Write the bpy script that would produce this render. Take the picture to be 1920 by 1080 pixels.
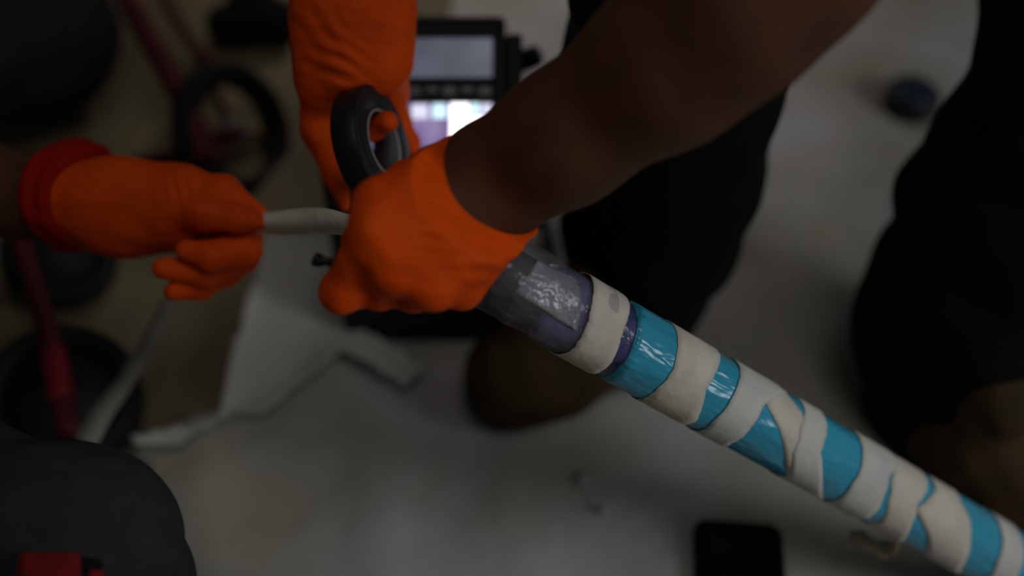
import bpy, math
import numpy as np
from mathutils import Vector, Matrix, noise

# ------------------------------------------------------------------ camera, world, lights, exposure
scene = bpy.context.scene
for o in list(bpy.data.objects):
    bpy.data.objects.remove(o, do_unlink=True)
COL = scene.collection
CAM_H, PITCH, LENS = 1.0, math.radians(50.0), 40.0
FPX = 1920 * LENS / 36.0
cam_d = bpy.data.cameras.new('camera')
cam = bpy.data.objects.new('camera', cam_d)
COL.objects.link(cam)
cam.location = (0, 0, CAM_H)
cam.rotation_euler = (math.pi / 2 - PITCH, 0, 0)
cam_d.lens, cam_d.sensor_width = LENS, 36.0
cam_d.clip_start = 0.02
cam_d.dof.use_dof = True
cam_d.dof.focus_distance = 0.785
cam_d.dof.aperture_fstop = 1.5
scene.camera = cam

scene.view_settings.view_transform = 'Standard'
scene.view_settings.look = 'None'
scene.view_settings.gamma = 1.0
scene.view_settings.use_curve_mapping = False
scene.view_settings.exposure = 0.0

w = bpy.data.worlds.new('room_ambient')
scene.world = w
w.use_nodes = True
w.node_tree.nodes['Background'].inputs[0].default_value = (0.95, 0.97, 1.0, 1)
w.node_tree.nodes['Background'].inputs[1].default_value = 0.026


def area_light(name, loc, target, size, power, color, size_y=None):
    d = bpy.data.lights.new(name, 'AREA')
    d.shape, d.size, d.energy, d.color = 'DISK', size, power, color
    if size_y:
        d.shape, d.size_y = 'RECTANGLE', size_y
    o = bpy.data.objects.new(name, d)
    COL.objects.link(o)
    o.location = loc
    o.rotation_euler = (Vector(target) - Vector(loc)).to_track_quat('-Z', 'Y').to_euler()
    return o


area_light('ceiling_lamp', (0.30, 0.10, 2.4), (0.15, 0.45, 0.2), 1.2, 5.6, (1.0, 0.96, 0.89))
area_light('side_lamp', (2.3, -0.50, 1.45), (0.12, 0.5, 0.25), 0.75, 14.5, (0.96, 0.97, 1.0), 1.1)
area_light('sheet_fill_light', (0.0, 1.85, 0.80), (0.05, 1.55, 0.0), 0.25, 0.62, (1.0, 0.90, 0.86)).data.spread = math.radians(95)  # unseen light added to brighten the sheet behind the console

FWD = Vector((0, math.cos(PITCH), -math.sin(PITCH)))
UP = Vector((0, math.sin(PITCH), math.cos(PITCH)))
RIGHT = Vector((1, 0, 0))
EYE = Vector((0, 0, CAM_H))


def ray(px, py):
    return FWD + RIGHT * ((px - 960) / FPX) - UP * ((py - 540) / FPX)


def P(px, py, z):
    return EYE + ray(px, py) * z


def F(px, py, h=0.0):
    r = ray(px, py)
    return EYE + r * ((h - CAM_H) / r.z)


# ------------------------------------------------------------------ helpers
def link(o, parent=None):
    COL.objects.link(o)
    if parent is not None:
        o.parent = parent
    return o


def tag(o, label=None, cat=None, group=None, kind=None):
    if label:
        o['label'] = label
    if cat:
        o['category'] = cat
    if group:
        o['group'] = group
    if kind:
        o['kind'] = kind
    return o


def mesh(name, verts, faces, m, parent=None, smooth=True):
    me = bpy.data.meshes.new(name)
    me.from_pydata([tuple(v) for v in verts], [], [tuple(f) for f in faces])
    me.validate()
    me.update()
    if smooth:
        me.polygons.foreach_set('use_smooth', [True] * len(me.polygons))
    me.materials.append(m)
    return link(bpy.data.objects.new(name, me), parent)


def empty(name, loc):
    o = bpy.data.objects.new(name, None)
    o.location = loc
    o.empty_display_size = 0.03
    return link(o)


def under(o, parent):
    """Parent while keeping world coordinates of a mesh built in world space."""
    o.parent = parent
    o.matrix_parent_inverse = Matrix.Translation(parent.location).inverted() if parent.location.length else Matrix.Identity(4)
    return o


def bevel(o, width, seg=2):
    b = o.modifiers.new('bevel', 'BEVEL')
    b.width, b.segments = width, seg
    b.limit_method = 'ANGLE'
    return o


def solidify(o, t, off=-1):
    s = o.modifiers.new('solid', 'SOLIDIFY')
    s.thickness, s.offset = t, off
    return o


def catmull(pts, n=8):
    pts = [Vector(p) for p in pts]
    ext = [pts[0] * 2 - pts[1]] + pts + [pts[-1] * 2 - pts[-2]]
    out = []
    for i in range(len(pts) - 1):
        a, b, c, d = ext[i:i + 4]
        for j in range(n):
            t = j / n
            out.append(0.5 * ((2 * b) + (c - a) * t + (2 * a - 5 * b + 4 * c - d) * t * t + (3 * b - a - 3 * c + d) * t ** 3))
    out.append(pts[-1])
    return out


def tube(name, pts, r, m, parent=None, seg=12, sub=8):
    pts = catmull(pts, sub) if sub > 1 else [Vector(p) for p in pts]
    n = len(pts)
    rs = r if isinstance(r, (list, tuple)) else [r, r]
    verts, faces = [], []
    ref = Vector((0.3, 0.2, 0.93))
    for i, p in enumerate(pts):
        t = (pts[min(i + 1, n - 1)] - pts[max(i - 1, 0)]).normalized()
        a = t.cross(ref).normalized()
        b = t.cross(a)
        f = i / (n - 1) * (len(rs) - 1)
        k = min(int(f), len(rs) - 2)
        rad = rs[k] + (rs[k + 1] - rs[k]) * (f - k)
        for j in range(seg):
            th = 2 * math.pi * j / seg
            verts.append(p + (a * math.cos(th) + b * math.sin(th)) * rad)
    for i in range(n - 1):
        for j in range(seg):
            k = (j + 1) % seg
            faces.append((i * seg + j, i * seg + k, (i + 1) * seg + k, (i + 1) * seg + j))
    faces.append(tuple(reversed(range(seg))))
    faces.append(tuple(range((n - 1) * seg, n * seg)))
    return mesh(name, verts, faces, m, parent)


def lathe(name, prof, axis, centre, m, parent=None, seg=48, closed=False):
    """prof: list of (radius, offset along axis)."""
    ax = Vector(axis).normalized()
    a = ax.cross(Vector((0.21, 0.13, 0.95))).normalized()
    b = ax.cross(a)
    c = Vector(centre)
    verts, faces = [], []
    for r, h in prof:
        for j in range(seg):
            th = 2 * math.pi * j / seg
            verts.append(c + ax * h + (a * math.cos(th) + b * math.sin(th)) * r)
    n = len(prof)
    for i in range(n if closed else n - 1):
        i2 = (i + 1) % n
        for j in range(seg):
            k = (j + 1) % seg
            faces.append((i * seg + j, i * seg + k, i2 * seg + k, i2 * seg + j))
    if not closed:
        if prof[0][0] > 1e-6:
            faces.append(tuple(reversed(range(seg))))
        if prof[-1][0] > 1e-6:
            faces.append(tuple(range((n - 1) * seg, n * seg)))
    return mesh(name, verts, faces, m, parent)


def prism(name, poly, depth_vec, m, parent=None, smooth=False):
    """Extrude a planar polygon of world points along depth_vec."""
    d = Vector(depth_vec)
    v = [Vector(p) for p in poly] + [Vector(p) + d for p in poly]
    n = len(poly)
    f = [tuple(range(n)), tuple(reversed(range(n, 2 * n)))]
    for i in range(n):
        j = (i + 1) % n
        f.append((i, i + n, j + n, j))
    o = mesh(name, v, f, m, parent, smooth)
    import bmesh
    bm = bmesh.new()
    bm.from_mesh(o.data)
    bmesh.ops.recalc_face_normals(bm, faces=bm.faces)
    bm.to_mesh(o.data)
    bm.free()
    return o


# ------------------------------------------------------------------ signed distance fields -> smooth continuous meshes
class Field:
    def __init__(self, pts, pad, h):
        a = np.array([tuple(p) for p in pts])
        self.o = a.min(0) - pad
        self.h = h
        self.n = np.ceil((a.max(0) + pad - self.o) / h).astype(int) + 1
        self.d = np.full(tuple(self.n), 0.06, np.float32)

    def region(self, lo, hi):
        i0 = np.maximum(np.floor((lo - self.o) / self.h).astype(int), 0)
        i1 = np.minimum(np.ceil((hi - self.o) / self.h).astype(int) + 1, self.n)
        sl = tuple(slice(int(a), int(b)) for a, b in zip(i0, i1))
        g = [(self.o[k] + self.h * np.arange(i0[k], i1[k])).astype(np.float32) for k in range(3)]
        return sl, g[0][:, None, None], g[1][None, :, None], g[2][None, None, :]

    def cone(self, a, b, r1, r2, k=0.008, flat=None):
        a, b = np.array(tuple(a), float), np.array(tuple(b), float)
        m = max(r1, r2) + 0.045
        sl, X, Y, Z = self.region(np.minimum(a, b) - m, np.maximum(a, b) + m)
        ba = b - a
        L = float(ba @ ba) + 1e-12
        px, py, pz = X - a[0], Y - a[1], Z - a[2]
        t = np.clip((px * ba[0] + py * ba[1] + pz * ba[2]) / L, 0, 1)
        dx, dy, dz = px - t * ba[0], py - t * ba[1], pz - t * ba[2]
        if flat is not None:
            n, s = np.array(tuple(flat[0]), float), flat[1]
            n = n / np.linalg.norm(n)
            q = (dx * n[0] + dy * n[1] + dz * n[2]) * (1 / s - 1)
            dx, dy, dz = dx + q * n[0], dy + q * n[1], dz + q * n[2]
        f = np.sqrt(dx * dx + dy * dy + dz * dz) - (r1 + t * (r2 - r1))
        cur = self.d[sl]
        hh = np.clip(0.5 + 0.5 * (cur - f) / k, 0, 1)
        self.d[sl] = (cur * (1 - hh) + f * hh - k * hh * (1 - hh)).astype(np.float32)
        return self

    def chain(self, pts, k=0.008, flat=None):
        """pts: [(Vector, radius), ...]"""
        for (a, r1), (b, r2) in zip(pts, pts[1:]):
            self.cone(a, b, r1, r2, k, flat)
        return self

    def coords(self):
        g = [(self.o[k] + self.h * np.arange(self.n[k])).astype(np.float32) for k in range(3)]
        return g[0][:, None, None], g[1][None, :, None], g[2][None, None, :]

    def plane_cut(self, p, n):
        """keep the side n points away from"""
        X, Y, Z = self.coords()
        n = Vector(n).normalized()
        f = (X - p[0]) * n.x + (Y - p[1]) * n.y + (Z - p[2]) * n.z
        self.d = np.maximum(self.d, f.astype(np.float32))
        return self

    def folds(self, amp, freq, seed=0.0):
        X, Y, Z = self.coords()
        q = freq
        f = (np.sin(q * (X * 1.0 + 0.6 * Z) + 1.7 + seed + 1.5 * np.sin(q * 0.45 * (Y + Z)))
             * np.sin(q * (0.8 * Z - 0.7 * Y) + 0.4 + seed * 2 + 1.1 * np.sin(q * 0.5 * X)) * amp
             + np.sin(q * 2.1 * (Z + 0.4 * X - 0.3 * Y) + seed * 3) * amp * 0.35)
        self.d = self.d + f.astype(np.float32)
        return self

    def mesh(self, name, m, parent=None):
        d, h = self.d, self.h
        s = d < 0
        cnt = np.zeros(tuple(k - 1 for k in d.shape), np.int8)
        offs = [(i, j, k) for i in (0, 1) for j in (0, 1) for k in (0, 1)]
        sub = lambda arr, o: arr[o[0]:arr.shape[0] - 1 + o[0], o[1]:arr.shape[1] - 1 + o[1], o[2]:arr.shape[2] - 1 + o[2]]
        for o in offs:
            cnt += sub(s, o)
        act = (cnt > 0) & (cnt < 8)
        idx = np.argwhere(act)
        vals = np.stack([d[idx[:, 0] + o[0], idx[:, 1] + o[1], idx[:, 2] + o[2]] for o in offs], 1).astype(np.float64)
        acc = np.zeros((len(idx), 3))
        num = np.zeros(len(idx))
        for a in range(8):
            for b in range(a + 1, 8):
                oa, ob = np.array(offs[a]), np.array(offs[b])
                if np.abs(oa - ob).sum() != 1:
                    continue
                va, vb = vals[:, a], vals[:, b]
                c = (va < 0) != (vb < 0)
                t = np.where(c, va / np.where(c, va - vb, 1), 0)
                acc += np.where(c[:, None], oa + t[:, None] * (ob - oa), 0)
                num += c
        verts = self.o + h * (idx + acc / num[:, None])
        ids = np.full(act.shape, -1, np.int64)
        ids[act] = np.arange(len(idx))
        quads = []
        for ax in range(3):
            u, v = (ax + 1) % 3, (ax + 2) % 3
            lo, hi = [slice(None)] * 3, [slice(None)] * 3
            lo[ax], hi[ax] = slice(0, -1), slice(1, None)
            s0, s1 = s[tuple(lo)], s[tuple(hi)]
            e = np.argwhere(s0 != s1)
            e = e[(e[:, u] > 0) & (e[:, v] > 0) & (e[:, u] < d.shape[u] - 1) & (e[:, v] < d.shape[v] - 1)]
            flip = s0[e[:, 0], e[:, 1], e[:, 2]]
            c = []
            for du, dv in ((-1, -1), (0, -1), (0, 0), (-1, 0)):
                q = e.copy()
                q[:, u] += du
                q[:, v] += dv
                c.append(ids[q[:, 0], q[:, 1], q[:, 2]])
            q = np.stack(c, 1)
            q[~flip] = q[~flip][:, ::-1]
            quads.append(q)
        q = np.concatenate(quads)
        q = q[(q >= 0).all(1)]
        me = bpy.data.meshes.new(name)
        me.vertices.add(len(verts))
        me.vertices.foreach_set('co', verts.astype(np.float32).ravel())
        me.loops.add(q.size)
        me.loops.foreach_set('vertex_index', q.astype(np.int32).ravel())
        me.polygons.add(len(q))
        me.polygons.foreach_set('loop_start', np.arange(0, q.size, 4, dtype=np.int32))
        me.polygons.foreach_set('use_smooth', np.ones(len(q), dtype=bool))
        me.update(calc_edges=True)
        me.validate()
        me.materials.append(m)
        o = bpy.data.objects.new(name, me)
        sm = o.modifiers.new('smooth', 'SMOOTH')
        sm.factor, sm.iterations = 0.5, 2
        return link(o, parent)


# ------------------------------------------------------------------ materials
def mat(name, color, rough=0.6, color2=None, scale=40.0, bump=0.0, bump_scale=200.0, metallic=0.0,
        spec=0.5, detail=4.0, bump_dist=0.002, contrast=(0.35, 0.65), sheen=0.0, coat=0.0, stretch=None):
    m = bpy.data.materials.new(name)
    m.use_nodes = True
    nt = m.node_tree
    b = nt.nodes['Principled BSDF']
    b.inputs['Base Color'].default_value = (*color, 1)
    b.inputs['Roughness'].default_value = rough
    b.inputs['Metallic'].default_value = metallic
    b.inputs['Specular IOR Level'].default_value = spec
    b.inputs['Sheen Weight'].default_value = sheen
    b.inputs['Coat Weight'].default_value = coat
    tc = nt.nodes.new('ShaderNodeTexCoord')
    src = tc.outputs['Object']
    if stretch:
        mp = nt.nodes.new('ShaderNodeMapping')
        mp.inputs['Scale'].default_value = stretch
        nt.links.new(src, mp.inputs[0])
        src = mp.outputs[0]
    if color2:
        n = nt.nodes.new('ShaderNodeTexNoise')
        n.inputs['Scale'].default_value = scale
        n.inputs['Detail'].default_value = detail
        r = nt.nodes.new('ShaderNodeValToRGB')
        r.color_ramp.elements[0].position, r.color_ramp.elements[1].position = contrast
        r.color_ramp.elements[0].color = (*color, 1)
        r.color_ramp.elements[1].color = (*color2, 1)
        nt.links.new(src, n.inputs['Vector'])
        nt.links.new(n.outputs['Fac'], r.inputs['Fac'])
        nt.links.new(r.outputs['Color'], b.inputs['Base Color'])
    if bump:
        n = nt.nodes.new('ShaderNodeTexNoise')
        n.inputs['Scale'].default_value = bump_scale
        n.inputs['Detail'].default_value = 3
        bp = nt.nodes.new('ShaderNodeBump')
        bp.inputs['Strength'].default_value = bump
        bp.inputs['Distance'].default_value = bump_dist
        nt.links.new(src, n.inputs['Vector'])
        nt.links.new(n.outputs['Fac'], bp.inputs['Height'])
        nt.links.new(bp.outputs['Normal'], b.inputs['Normal'])
    return m


def glove_mat():
    m = mat('orange_nitrile', (0.78, 0.080, 0.0015), 0.6, (0.70, 0.068, 0.001), 30, spec=0.12)
    nt = m.node_tree
    b = nt.nodes['Principled BSDF']
    tc = nt.nodes.new('ShaderNodeTexCoord')
    v = nt.nodes.new('ShaderNodeTexVoronoi')
    v.inputs['Scale'].default_value = 480
    mp = nt.nodes.new('ShaderNodeMapping')
    mp.inputs['Rotation'].default_value = (0.5, 0.3, 0.6)
    mp.inputs['Scale'].default_value = (14, 70, 45)
    n = nt.nodes.new('ShaderNodeTexNoise')
    n.inputs['Scale'].default_value = 1.0
    n.inputs['Detail'].default_value = 2
    b1 = nt.nodes.new('ShaderNodeBump')
    b1.inputs['Strength'].default_value, b1.inputs['Distance'].default_value = 0.35, 0.0006
    b2 = nt.nodes.new('ShaderNodeBump')
    b2.inputs['Strength'].default_value, b2.inputs['Distance'].default_value = 0.6, 0.006
    nt.links.new(tc.outputs['Object'], v.inputs['Vector'])
    nt.links.new(tc.outputs['Object'], mp.inputs[0])
    nt.links.new(mp.outputs[0], n.inputs['Vector'])
    nt.links.new(v.outputs['Distance'], b1.inputs['Height'])
    nt.links.new(n.outputs['Fac'], b2.inputs['Height'])
    nt.links.new(b2.outputs['Normal'], b1.inputs['Normal'])
    nt.links.new(b1.outputs['Normal'], b.inputs['Normal'])
    return m


def clear_mat():
    m = mat('clear_plastic_wrap', (0.42, 0.42, 0.48), 0.12, bump=0.9, bump_scale=60, bump_dist=0.006, spec=0.8)
    nt = m.node_tree
    b = nt.nodes['Principled BSDF']
    t = nt.nodes.new('ShaderNodeBsdfTransparent')
    t.inputs[0].default_value = (0.93, 0.93, 0.95, 1)
    mx = nt.nodes.new('ShaderNodeMixShader')
    mx.inputs[0].default_value = 0.20
    nt.links.new(t.outputs[0], mx.inputs[1])
    nt.links.new(b.outputs[0], mx.inputs[2])
    nt.links.new(mx.outputs[0], nt.nodes['Material Output'].inputs['Surface'])
    return m


def screen_mat(name, stops, strength, scale, seed):
    """Glowing surface: blurry pastel picture."""
    m = bpy.data.materials.new(name)
    m.use_nodes = True
    nt = m.node_tree
    b = nt.nodes['Principled BSDF']
    b.inputs['Base Color'].default_value = (0.01, 0.01, 0.012, 1)
    b.inputs['Roughness'].default_value = 0.2
    tc = nt.nodes.new('ShaderNodeTexCoord')
    mp = nt.nodes.new('ShaderNodeMapping')
    mp.inputs['Location'].default_value = seed
    n = nt.nodes.new('ShaderNodeTexNoise')
    n.inputs['Scale'].default_value, n.inputs['Detail'].default_value = scale, 1.0
    r = nt.nodes.new('ShaderNodeValToRGB')
    el = r.color_ramp.elements
    while len(el) < len(stops):
        el.new(0.5)
    for e, (p, c) in zip(el, stops):
        e.position, e.color = p, (*c, 1)
    nt.links.new(tc.outputs['Object'], mp.inputs[0])
    nt.links.new(mp.outputs[0], n.inputs['Vector'])
    nt.links.new(n.outputs['Fac'], r.inputs['Fac'])
    nt.links.new(r.outputs['Color'], b.inputs['Emission Color'])
    b.inputs['Emission Strength'].default_value = strength
    return m


M = {}
M['floor'] = mat('olive_concrete', (0.28, 0.225, 0.125), 0.8, (0.17, 0.138, 0.075), 5, 0.3, 60)
M['sheet'] = mat('dirty_white_sheet', (0.52, 0.505, 0.515), 0.7, (0.385, 0.37, 0.30), 4.5, 0.3, 14, bump_dist=0.02, contrast=(0.40, 0.60), detail=3, spec=0.2)
M['flap'] = mat('white_paper_sheet', (0.52, 0.515, 0.465), 0.8, (0.57, 0.565, 0.525), 9, 0.2, 20, bump_dist=0.01, spec=0.2)
M['glove'] = glove_mat()
M['cuff'] = mat('red_rolled_cuff', (0.30, 0.008, 0.003), 0.7, spec=0.08)
M['skin'] = mat('dark_brown_skin', (0.105, 0.042, 0.022), 0.6, (0.080, 0.032, 0.017), 40, 0.15, 600, bump_dist=0.0006, spec=0.18)
M['hair'] = mat('black_hair', (0.010, 0.009, 0.008), 0.6, bump=0.6, bump_scale=300)
M['trouser'] = mat('black_trouser_cloth', (0.006, 0.006, 0.007), 0.9, (0.004, 0.004, 0.005), 60, 0.2, 500, spec=0.1)
M['shirt'] = mat('black_shirt_cloth', (0.008, 0.008, 0.009), 0.9, (0.005, 0.005, 0.006), 60, 0.2, 500, spec=0.1)
M['grey_trouser'] = mat('charcoal_trouser_cloth', (0.030, 0.030, 0.034), 0.9, (0.022, 0.022, 0.025), 50, 0.2, 500, spec=0.15)
M['boot'] = mat('dark_brown_leather', (0.058, 0.034, 0.012), 0.8, (0.036, 0.025, 0.009), 30, 0.2, 200, spec=0.2)
M['sole'] = mat('black_rubber_sole', (0.008, 0.008, 0.008), 0.8, spec=0.2)
M['tape_black'] = mat('black_tape', (0.010, 0.011, 0.014), 0.45, bump=0.1, bump_scale=400, spec=0.35)
M['tape_side'] = mat('black_tape_edge', (0.022, 0.022, 0.027), 0.5, bump=0.2, bump_scale=900, spec=0.3)
M['core'] = mat('grey_card_core', (0.30, 0.30, 0.32), 0.7)
M['core_in'] = mat('dark_core_inside', (0.050, 0.050, 0.062), 0.6)
M['masking'] = mat('beige_masking_tape', (0.74, 0.705, 0.61), 0.75, (0.62, 0.59, 0.52), 35, 0.35, 160, bump_dist=0.002, spec=0.2)
M['masking_light'] = mat('pale_masking_tape', (0.72, 0.705, 0.66), 0.7, (0.62, 0.615, 0.60), 28, 0.35, 150, bump_dist=0.002, spec=0.25)
M['masking_old'] = mat('yellowed_masking_tape', (0.60, 0.54, 0.36), 0.8, (0.50, 0.46, 0.33), 90, 0.3, 200)
def align(m, scale):
    # run the noise lengthwise along the pole
    ax = Vector((0.7858, -0.0619, -0.6154))
    q = ax.rotation_difference(Vector((1, 0, 0)))
    nt = m.node_tree
    mp = nt.nodes.new('ShaderNodeMapping')
    mp.inputs['Rotation'].default_value = q.to_euler()
    mp2 = nt.nodes.new('ShaderNodeMapping')
    mp2.inputs['Scale'].default_value = scale
    tc = [n for n in nt.nodes if n.type == 'TEX_COORD'][0]
    nt.links.new(tc.outputs['Object'], mp.inputs[0])
    nt.links.new(mp.outputs[0], mp2.inputs[0])
    for n in nt.nodes:
        if n.type == 'TEX_NOISE':
            nt.links.new(mp2.outputs[0], n.inputs['Vector'])
    return m


M['blue'] = align(mat('glossy_blue_film', (0.052, 0.43, 0.64), 0.2, (0.045, 0.37, 0.57), 20, 0.85, 55, bump_dist=0.007, spec=0.6), (0.30, 1.0, 1.0))
M['blue_dark'] = mat('dark_teal_film', (0.010, 0.10, 0.14), 0.25, bump=0.4, bump_scale=80, spec=0.6)
M['purple'] = mat('purple_blue_film', (0.110, 0.100, 0.300), 0.3, (0.06, 0.06, 0.17), 30, 0.8, 70, bump_dist=0.005, spec=0.6)
M['black_plastic'] = mat('black_plastic', (0.008, 0.008, 0.009), 0.45, bump=0.05, bump_scale=300, spec=0.3)
M['silver'] = mat('silver_wrinkled_film', (0.34, 0.33, 0.36), 0.24, (0.24, 0.23, 0.27), 40, 0.9, 70, bump_dist=0.006, spec=0.8)
M['clear'] = clear_mat()
M['red'] = mat('dark_red_paint', (0.110, 0.010, 0.014), 0.6, (0.08, 0.008, 0.012), 20, spec=0.3)
M['red_grip'] = mat('bright_red_grip', (0.20, 0.008, 0.018), 0.5, spec=0.3)
M['tyre'] = mat('black_rubber_tyre', (0.010, 0.010, 0.012), 0.7, bump=0.3, bump_scale=150, spec=0.25)
M['hub'] = mat('grey_metal_hub', (0.22, 0.21, 0.19), 0.6, metallic=0.2)
M['console'] = mat('black_console_shell', (0.010, 0.010, 0.011), 0.55, bump=0.1, bump_scale=400, spec=0.25)
M['console_grey'] = mat('dark_grey_shell', (0.030, 0.030, 0.033), 0.6, spec=0.25)
M['key'] = mat('grey_keys', (0.30, 0.31, 0.36), 0.5)
M['upper_panel'] = screen_mat('grey_panel_reflection', [(0.3, (0.045, 0.047, 0.066)), (0.55, (0.080, 0.086, 0.120)), (0.75, (0.115, 0.125, 0.175))], 1.0, 18, (3.1, 0.2, 0))  # emission stands in for light reflected by the grey upper panel
M['phone'] = mat('black_phone_glass', (0.004, 0.004, 0.004), 0.35, spec=0.15)
M['phone_edge'] = mat('black_phone_case', (0.006, 0.006, 0.006), 0.6, spec=0.15)
M['puck'] = mat('black_lid', (0.012, 0.013, 0.016), 0.5, spec=0.3)
M['puck_highlight'] = mat('lid_top_highlight', (0.022, 0.034, 0.055), 0.5, spec=0.25)  # bluish colour stands in for the highlight on the container top
M['pouch'] = mat('black_nylon', (0.007, 0.007, 0.008), 0.8, bump=0.4, bump_scale=200, spec=0.15)
M['cord'] = mat('pale_grey_strap', (0.20, 0.19, 0.17), 0.7, (0.14, 0.135, 0.12), 30)
M['scrap'] = mat('white_paper_scrap', (0.50, 0.49, 0.48), 0.8)
M['patch'] = mat('dark_red_patch', (0.17, 0.010, 0.010), 0.8, (0.13, 0.008, 0.008), 60, spec=0.1)

# ------------------------------------------------------------------ setting: floor
bx = [(-3, -1.2), (3, -1.2), (3, 4.5), (-3, 4.5)]
v = [(x, y, 0.0) for x, y in bx] + [(x, y, -0.08) for x, y in bx]
tag(mesh('floor', v, [(0, 1, 2, 3), (7, 6, 5, 4), (0, 4, 5, 1), (1, 5, 6, 2), (2, 6, 7, 3), (3, 7, 4, 0)], M['floor'], smooth=False), kind='structure')


def inside(x, y, poly):
    c = False
    for i in range(len(poly)):
        (x1, y1), (x2, y2) = poly[i], poly[i - 1]
        if (y1 > y) != (y2 > y) and x < (x2 - x1) * (y - y1) / (y2 - y1) + x1:
            c = not c
    return c


def edge_dist(x, y, poly):
    best = 9
    for i in range(len(poly)):
        ax, ay = poly[i]
        bx_, by_ = poly[i - 1]
        dx, dy = bx_ - ax, by_ - ay
        t = max(0, min(1, ((x - ax) * dx + (y - ay) * dy) / (dx * dx + dy * dy + 1e-9)))
        best = min(best, math.hypot(x - ax - t * dx, y - ay - t * dy))
    return best


def cloth(name, poly, step, height, m, thick):
    xs, ys = [p[0] for p in poly], [p[1] for p in poly]
    nx, ny = int((max(xs) - min(xs)) / step) + 2, int((max(ys) - min(ys)) / step) + 2
    ids, verts, faces = {}, [], []

    def vid(i, j):
        if (i, j) not in ids:
            x, y = min(xs) + i * step, min(ys) + j * step
            ids[(i, j)] = len(verts)
            verts.append((x, y, height(x, y)))
        return ids[(i, j)]
    for i in range(nx):
        for j in range(ny):
            if inside(min(xs) + (i + .5) * step, min(ys) + (j + .5) * step, poly):
                faces.append((vid(i, j), vid(i + 1, j), vid(i + 1, j + 1), vid(i, j + 1)))
    o = mesh(name, verts, faces, m)
    solidify(o, thick, 1)
    s = o.modifiers.new('relax', 'SMOOTH')
    s.factor, s.iterations = 0.5, 2
    return o


def xy(p):
    return (p.x, p.y)


sheet_poly = [(-0.10, 2.6), xy(F(850, -40)), xy(F(846, 10)), xy(F(700, 380)), xy(F(560, 425)), xy(F(490, 470)), xy(F(440, 640)),
              xy(F(415, 785)), xy(F(330, 800)), xy(F(238, 826)), xy(F(270, 900)), xy(F(330, 1000)), xy(F(330, 1150)), (-0.30, 0.10), (1.5, 0.10), (1.6, 2.6)]


def sheet_h(x, y):
    n = noise.noise(Vector((x * 3.1, y * 2.2, 0.3)))
    ridge = 1 - abs(noise.noise(Vector((x * 4.5 + y * 1.5, y * 1.2 - x, 4.7)))) * 3
    fine = noise.noise(Vector((x * 11, y * 11, 2.0)))
    return 0.004 + 0.006 * max(0, n) + 0.016 * max(0, ridge) ** 2 * 0.6 + 0.002 * (fine + 1)


tag(cloth('dust_sheet', sheet_poly, 0.014, sheet_h, M['sheet'], 0.0015),
    'large creased dirty white dust sheet spread over the floor', 'sheet')

flap_px = [(640, 425), (540, 425), (492, 445), (478, 520), (442, 640), (410, 782), (330, 802), (244, 822), (262, 838), (330, 838), (400, 800), (440, 782),
           (492, 778), (528, 752), (548, 730), (590, 705), (612, 682), (640, 668), (668, 672), (712, 700), (758, 726), (802, 694), (735, 655),
           (655, 600), (640, 560), (650, 480)]
flap_poly = [xy(F(a, b, 0.03)) for a, b in flap_px]


def flap_h(x, y):
    e = edge_dist(x, y, flap_poly)
    return 0.026 + 0.010 * math.exp(-e / 0.012) + 0.006 * noise.noise(Vector((x * 14, y * 14, 1.0)))


tag(cloth('paper_sheet', flap_poly, 0.006, flap_h, M['flap'], 0.001),
    'torn pale paper sheet lying on the dust sheet between console and cart', 'paper')

# ------------------------------------------------------------------ equipment console with lit display
con = empty('equipment_console', (-0.08, 0.86, 0.0))
tag(con, 'black equipment console with a glowing sloped display behind the gloved hands', 'console')
x0, x1 = -0.181, -0.006
yf = 0.765
slope = [(yf - 0.014, 0.012), (yf - 0.012, 0.06), (yf - 0.002, 0.20), (yf, 0.262), (yf + 0.012, 0.268), (yf + 0.103, 0.345), (yf + 0.118, 0.345), (yf + 0.21, 0.27), (yf + 0.21, 0.012)]  # lower front flared forward to stand in for the shadow at its foot
body = prism('console_body', [(x0, a, b) for a, b in slope], (x1 - x0, 0, 0), M['console'])
under(bevel(body, 0.006, 3), con)
# panel plane: origin at lower left of the slope
pu = Vector((1, 0, 0))
pd = Vector((0, 0.091, 0.077)).normalized()
pn = pu.cross(pd)
pl = Vector((x0, yf + 0.012, 0.268))
PH = 0.119


def on_panel(a0, a1, b0, b1, t, name, m, lift=0.0):
    p = pl + pn * lift
    q = [p + pu * a0 + pd * b0, p + pu * a1 + pd * b0, p + pu * a1 + pd * b1, p + pu * a0 + pd * b1]
    return under(bevel(prism(name, q, pn * t, m), min(0.0015, t * 0.4)), con)


W = x1 - x0
for nm, a in (('bezel_top', (0.0, W, PH - 0.011, PH)), ('bezel_side', (0.0, 0.010, 0.0, PH)), ('bezel_side', (W - 0.010, W, 0.0, PH)),
              ('bezel_bottom', (0.0, W, 0.0, 0.006)), ('bezel_bar', (0.01, W - 0.01, 0.0665, 0.0705)), ('bezel_bar', (0.01, W - 0.01, 0.0475, 0.051))):
    on_panel(*a, 0.006, nm, M['console'])
on_panel(0.012, W - 0.012, 0.071, PH - 0.011, 0.002, 'upper_panel', M['upper_panel'])
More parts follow.
